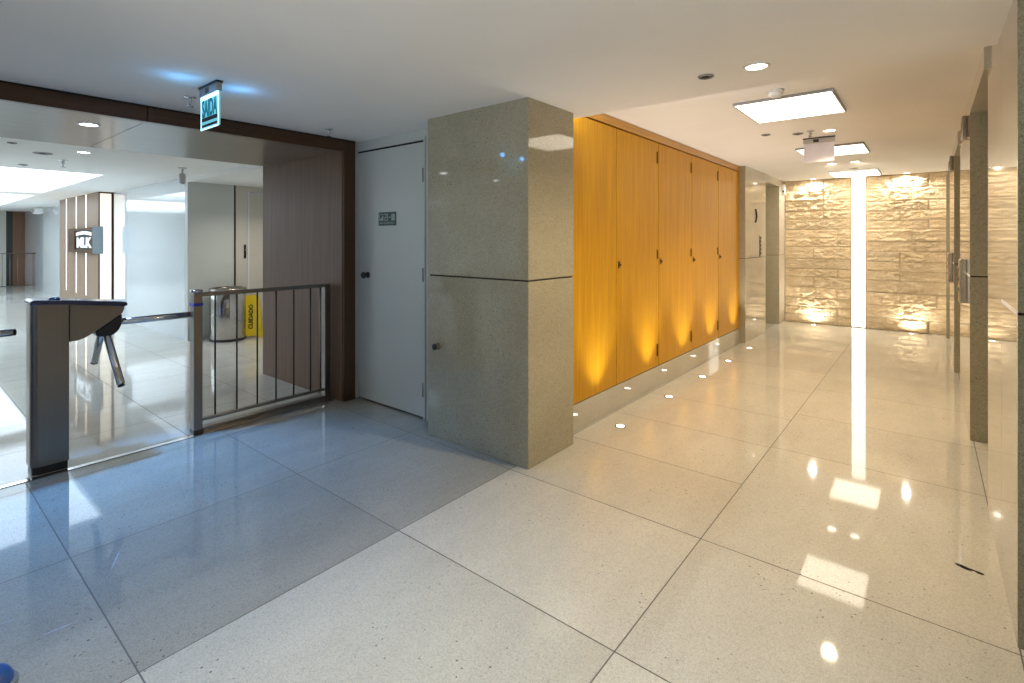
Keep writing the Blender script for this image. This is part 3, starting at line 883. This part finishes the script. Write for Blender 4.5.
# ------------------------------------------------------------------ turnstile
def turnstile():
    x1 = -4.25; x0 = -4.44
    t = thing('turnstile', (-4.39, .68, 0), 'brushed steel tripod turnstile standing at the lobby threshold', 'turnstile')
    # column with a rounded near edge
    def rr(ax0, ax1, ay0, ay1, r):
        pts = []
        for cx, cy, a0 in ((ax1 - r, ay0 + r, -PI / 2), (ax1 - .004, ay1 - .004, 0), (ax0 + .004, ay1 - .004, PI / 2), (ax0 + r, ay0 + r, PI)):
            rad = r if cy == ay0 + r else .004
            for k in range(7):
                a = a0 + k * PI / 12
                pts.append((cx + rad * math.cos(a), cy + rad * math.sin(a)))
        return pts
    c = MB().prism(rr(x0, x1, .575, .757, .045), 'Z', .05, 1.052)
    c.build('column', M['steel'], t)
    MB().prism(rr(x0 + .006, x1 - .006, .583, .752, .04), 'Z', 0.0, .05).build('base', M['black'], t)
    # tapering head that carries the mechanism
    head = [(.7595, 1.040), (.7595, .80), (.80, .803), (.83, .812), (.865, .832), (1.035, .955), (1.047, .985), (1.047, 1.000)]
    MB().prism(head, 'X', x0, x1, bev=.003).build('head', M['steel'], t)
    # lid with rounded front
    lid = [(.570, 1.053), (.76, 1.040), (1.05, 1.000), (1.064, 1.006), (1.064, 1.020), (1.052, 1.030), (.76, 1.066), (.585, 1.080), (.572, 1.070)]
    MB().prism(lid, 'X', x0 - .006, x1 + .006, bev=.006).build('lid', M['bluechrome'], t)
    MB().lathe([(.03, 0), (.03, .008), (.022, .014)], c=((x0 + x1) / 2, .70, 1.069), n=24).build('card_reader', M['bluechrome'], t)
    # hub: stub cone under the slope
    h = MB().prism([(.888, .838), (.905, .806), (.985, .806), (1.02, .838), (1.036, .875), (1.038, .95)], 'X', x0 + .05, x1 - .012, bev=.012)
    h.build('hub', M['black'], t)
    # three arms
    def arm(p, q):
        a = MB().tube(p, q, .0235, 20, cap_round=.005).build('arm', M['chrome'], t)
        d = (Vector(q) - Vector(p)).normalized()
        MB().tube(Vector(q) - d * .0, Vector(q) + d * .012, .0225, 20, cap_round=.006).build('end_cap', M['black'], a)
    arm((-4.35, 1.0, .885), (-4.35, 1.482, .885))
    arm((-4.30, .955, .83), (-4.15, 1.003, .492))
    arm((-4.44, .965, .83), (-4.60, .955, .585))
    return t
T = turnstile()
copy_thing(T, (-4.39, .68 - .97, 0), 'turnstile beyond the left edge of the picture, only the tip of its arm showing')

# ------------------------------------------------------------------ railing beside the turnstile
def railing():
    X = -4.27
    t = thing('railing', (X, 2.0, 0), 'low metal railing with thin bars between the turnstile gap and the wood jamb', 'railing')
    p = MB().box(X - .05, X + .03, 1.468, 1.528, 0, 1.055, bev=.006).build('post', M['steel'], t)
    MB().lathe([(.038, 0), (.043, .006), (.043, .014), (.03, .024)], c=(X - .01, 1.498, 1.055), n=24).build('cap', M['chrome'], p)
    MB().box(X - .052, X + .032, 1.466, 1.53, .955, .978).build('tape_band', M['bluetape'], p)
    MB().box(X - .052, X + .032, 1.466, 1.53, 0, .03, bev=.003).build('base_plate', M['darkmetal'], p)
    MB().box(X - .03, X + .03, 2.535, 2.59, .03, 1.04, bev=.004).build('post', M['steel'], t)
    MB().box(X - .022, X + .022, 1.528, 2.59, 1.022, 1.052, bev=.006).build('top_rail', M['steel_h'], t)
    MB().box(X - .018, X + .018, 1.528, 2.54, .085, .108, bev=.003).build('bottom_rail', M['steel_h'], t)
    MB().box(X - .035, X + .035, 1.53, 2.595, 0, .042, bev=.003).build('kick_rail', M['steel_h'], t)
    for y in (1.625, 1.785, 1.945, 2.10, 2.255, 2.41, 2.505):
        MB().tube((X, y, .105), (X, y, 1.024), .0065, 10).build('bar', M['darkmetal'] if y < 2.5 else M['steel'], t)
railing()

# ------------------------------------------------------------------ lobby walls
def lobby():
    Y = 2.77
    w = MB()
    cuts = [-11.93, -11.05, -8.331]
    for a, b in zip(cuts, cuts[1:]):
        w.box(a + .003, b - .003, Y, Y + .1, 0, LOW, mi=0)
    w.box(cuts[0], cuts[-1], Y + .01, Y + .09, 0, LOW, mi=1)
    struct('wall_lobby', w, [M['glasswall'], M['greyplastic']])
    # wall return in the recess: grey panel, dark joint, beige service door
    struct('wall_lobby', MB().box(-8.33, -8.234, Y, 3.40, 0, 2.285), M['greypanel'])
    struct('wall_lobby', MB().box(-8.33, -8.25, 3.40, 3.43, 0, 2.285), M['shadowgap'])
    struct('wall_lobby', MB().box(-8.33, -8.235, 3.43, 3.60, 0, 2.285).box(-8.33, -8.235, 3.60, 4.4, 2.20, 2.285), M['beige'])
    d = thing('door_4', (-8.24, 4.0, 0), 'beige service door in the lobby recess behind the yellow sign', 'door', kind='structure')
    MB().box(-8.30, -8.255, 3.62, 4.4, .01, 2.19).build('leaf', M['beige'], d)
    MB().box(-8.30, -8.225, 3.60, 3.625, 0, 2.2).build('door_frame', M['paint'], d)
    MB().box(-8.236, -8.215, 3.545, 3.575, 1.17, 1.38, bev=.004).build('lock_plate', M['darkmetal'], d)
    MB().tube((-8.215, 3.56, 1.30), (-8.17, 3.56, 1.30), .012).build('handle', M['chrome'], d)
    struct('wall_lobby', MB().box(-8.4, -5.5, 4.35, 4.45, 0, LOW), M['paint'])
    struct('wall_lobby', MB().box(BX - .0, -5.5, 2.77, 4.4, 0, LOW), M['paint'])
    # wood feature wall with upright light slots and a lit return
    f = thing('wall_feature', (-13.6, 2.5, 0), 'pale wood wall with upright glowing slots in the lobby', 'wall', kind='structure')
    Yf = 2.555
    b = MB()
    xs = [-15.3, -14.62, -13.95, -13.15, -12.02]
    slots = [-14.62, -13.72, -12.92]
    prev = -15.3
    for s in slots + [-12.02]:
        b.box(prev, s - .03 if s != -12.02 else s, Yf, Yf + .3, 0, LOW)
        prev = s + .03
    for s in slots:
        b.box(s - .03, s + .03, Yf, Yf + .3, 0, .36)
    b.box(-15.3, -12.02, Yf + .05, Yf + .3, 0, LOW)
    b.build('wood_panel', M['lightwood'], f)
    for s in slots:
        MB().box(s - .029, s + .029, Yf + .002, Yf + .048, .362, LOW - .01).build('light_slot', M['slot_glow'], f)
    MB().box(-12.02, -11.99, Yf, Yf + .02, 0.0, LOW).box(-12.02, -11.99, Y - .02, Y + .0, 0.0, LOW).box(-12.02, -11.99, Yf + .02, Y - .02, .29, .32).box(-12.02, -11.99, Yf + .02, Y - .02, LOW - .03, LOW).build('box_frame', M['walnut_dv'], f)
    MB().box(-12.015, -11.998, Yf + .022, Y - .022, .32, LOW - .03).build('light_box', M['box_glow'], f)
    MB().box(-12.015, -11.998, Yf + .022, Y - .022, 0, .29).build('base_panel', M['lightwood'], f)
    # far walls
    struct('wall_lobby', MB().box(-22.4, -15.3, 2.9, 3.0, 0, LOW), M['glasswall'])
    o = MB()
    o.box(-24, -22.4, 2.75, 2.9, 0, LOW, mi=0)
    for a, b_, mi in ((2.62, 2.75, 0), (2.47, 2.62, 1), (-6, 2.47, 2)):
        o.box(-22.6, -22.4, a, b_, 0, LOW, mi=mi)
    struct('wall_lobby', o, [M['walnut'], M['darkmetal'], M['beige']])
    struct('wall_lobby', MB().box(-24, BX, -6.1, -6.0, 0, LOW), M['paint'])
lobby()

# far guard rail in the lobby
t = thing('guard_rail', (-17.5, 2.0, 0), 'thin metal guard rail far back in the lobby beside the brown wall', 'railing')
for y in (-1.5, -.6, .3, 1.2, 2.1, 2.85):
    MB().tube((-20.5, y, 0), (-20.5, y, 1.05), .010, 10).build('post', M['steel'], t)
MB().tube((-20.5, -1.6, 1.06), (-20.5, 2.89, 1.06), .013, 10).build('top_rail', M['steel'], t)
g = MB()
for k in range(28):
    y = -1.5 + k * .16
    g.tube((-20.5, y, .12), (-20.5, y, 1.05), .007, 6)
tag(g.build('bars', M['steel'], t), kind=None)
MB().tube((-20.5, -1.6, .12), (-20.5, 2.89, .12), .012, 8).build('bottom_rail', M['steel'], t)

# wall mounted sign box on the lobby wood wall
def lobby_sign():
    x0, x1, y0, y1, z0, z1 = -14.0, -11.975, 2.475, 2.553, 1.20, 1.685
    t = thing('wall_sign', ((x0 + x1) / 2, y1, z0), 'dark framed sign box with white lettering fixed to the pale lobby wood wall', 'sign')
    MB().box(x0, x1 - .012, y0 + .03, y1, z0, z1, bev=.006).build('box', M['darkmetal'], t)
    MB().box(x1 - .012, x1, y0 - .01, y1 + .07, z0 - .01, z1 + .02, bev=.004).build('side_panel', M['bluegrey'], t)
    f = MB()
    f.box(x0, x0 + .55, y0, y0 + .03, z0, z1); f.box(x1 - .13, x1 - .013, y0, y0 + .03, z0, z1)
    f.box(x0 + .55, x1 - .13, y0, y0 + .03, z0, z0 + .06); f.box(x0 + .55, x1 - .13, y0, y0 + .03, z1 - .05, z1)
    f.build('front_frame', M['walnut_dv'], t)
    p = MB().box(x0 + .55, x1 - .13, y0 + .02, y0 + .03, z0 + .06, z1 - .05).build('face', M['darkmetal'], t)
    g = MB()
    cx = (x0 + .55 + x1 - .13) / 2
    add_text(g, 'MLK', .26, .004, Matrix.Translation((cx, y0 + .014, z0 + .19)) @ FACE_S, width=1.15, bold=.012)
    g.build('lettering', M['screen_white'], p)
    a = MB()
    n = 14
    arc = [(cx - .6 + 1.2 * k / n, z1 - .125 + .03 * math.sin(PI * k / n)) for k in range(n + 1)]
    for (ax, az), (bx, bz) in zip(arc, arc[1:]):
        a.prism([(ax, az - .03), (bx, bz - .03), (bx, bz + .03), (ax, az + .03)], 'Y', y0 + .010, y0 + .018)
    a.build('arc', M['screen_white'], p)
lobby_sign()

# ------------------------------------------------------------------ bin and wet floor sign
def bin_():
    x, y, r = -7.93, 3.19, .235
    t = thing('trash_can', (x, y, 0), 'round polished steel trash can by the grey panel behind the railing', 'trash can')
    MB().lathe([(r - .01, 0), (r, .004), (r, .03), (r - .01, .034)], c=(x, y, 0), n=48).build('base', M['black'], t)
    MB().lathe([(r - .004, .034), (r, .04), (r, .70), (r - .004, .705)], c=(x, y, 0), n=48).build('body', M['steelmirror'], t)
    MB().lathe([(r + .006, .705), (r + .008, .715), (r + .006, .75), (r - .03, .76), (r - .05, .74), (r - .05, .71)], c=(x, y, 0), n=48, cap=False).build('rim', M['steel'], t)
    MB().lathe([(r - .06, .66), (r - .06, .665)], c=(x, y, 0), n=32).build('liner', M['black'], t)
bin_()
downlight(-7.1, 3.45, 2.285, 'warm downlight in the recess soffit above the trash can', watts=55, col_=(1, .93, .82), cone=2.6)
def wet_sign():
    x, y = -7.90, 3.50
    t = thing('wet_floor_sign', (x, y, 0), 'yellow folding caution sign standing beside the steel trash can', 'sign')
    H = .63
    for s in (1, -1):
        lean = Matrix.Translation((x, y, 0)) @ Matrix.Rotation(math.radians(-28), 4, 'Z') @ Matrix.Translation((s * .11, 0, 0)) @ Matrix.Rotation(s * -.155, 4, 'Y')
        p = MB()
        # board with a cut-out foot and narrower top, drawn in YZ
        pts = [(-.165, 0), (-.11, 0), (-.10, .03), (.10, .03), (.11, 0), (.165, 0), (.12, .58), (.095, H), (-.095, H), (-.12, .58)]
        bm0 = len(p.bm.verts)
        p.prism(pts, 'X', -.006, .006, bev=.002)
        bmesh.ops.transform(p.bm, matrix=lean, verts=p.bm.verts)
        b = p.build('board', M['yellow'], t)
        g = MB()
        add_text(g, 'CUIDADO', .078, .0008, lean @ Matrix.Translation((s * .0072, 0.01, .31)) @ (Matrix.Rotation(PI / 2 * s, 4, 'Z')) @ FACE_S @ Matrix.Rotation(PI / 2, 4, 'Z'), width=None, bold=.003)
        g.build('lettering', M['black'], b)
wet_sign()

# ------------------------------------------------------------------ blue dome at the picture corner
t = thing('floor_dome', (-2.345, .215, 0), 'small rounded blue dome on the floor at the bottom left corner of the picture', 'floor stop')
MB().lathe([(.072, 0), (.074, .012), (.066, .02)], c=(-2.345, .215, 0), n=40).build('flange', M['bluegrey'], t)
MB().lathe([(.064, .018), (.062, .03), (.052, .05), (.034, .066), (.012, .074), (.002, .075)], c=(-2.345, .215, 0), n=40).build('cap', M['bluerubber'], t)

# ------------------------------------------------------------------ foyer shell behind the camera: added street entrance
struct('wall_front', MB().box(-2.2, 2.6, -4.1, -4.0, 0, LOW).box(-4.2, -2.2, -4.1, -4.0, 2.2, LOW), M['paint'])
f = thing('added_entrance', (-3.2, -4.05, 0), 'added street entrance frame, unseen behind the camera', 'entrance', kind='structure')
fr = MB()
for x in (-4.07, -3.17, -2.25):
    fr.box(x, x + .05, -4.08, -4.02, 0, 2.2)
fr.box(-4.07, -2.2, -4.08, -4.02, 2.15, 2.2)
fr.build('window_frame', M['darkmetal'], f)

# blue fill light added at the unseen street entrance
light('AREA', 'added_blue_fill', (-3.15, -3.95, 1.15), 6, (.28, .47, 1.0), shape='RECTANGLE', size=1.8, size_y=2.0, aim=(-3.2, 2.0, .2))

w = bpy.data.worlds.new('sky'); scene.world = w
w.use_nodes = True
bg = w.node_tree.nodes['Background']
bg.inputs[0].default_value = (.45, .62, 1.0, 1)
bg.inputs[1].default_value = .6

# ------------------------------------------------------------------ camera
cam = bpy.data.cameras.new('camera')
cam.sensor_width = 36
cam.lens = 513 / 1024 * 36
cam.shift_y = -101.5 / 1024
cam.clip_start = .02
co = bpy.data.objects.new('camera', cam)
co.location = (0, 0, EYE)
co.rotation_euler = (PI / 2, 0, math.atan(417 / 513))
col.objects.link(co)
scene.camera = co

scene.view_settings.view_transform = 'Standard'
scene.view_settings.look = 'None'
scene.view_settings.gamma = 1.0
scene.view_settings.use_curve_mapping = False
scene.view_settings.exposure = 0.0
scene.cycles.use_denoising = True
scene.cycles.max_bounces = 10
scene.cycles.diffuse_bounces = 6
scene.cycles.glossy_bounces = 5
scene.cycles.sample_clamp_indirect = 6.0
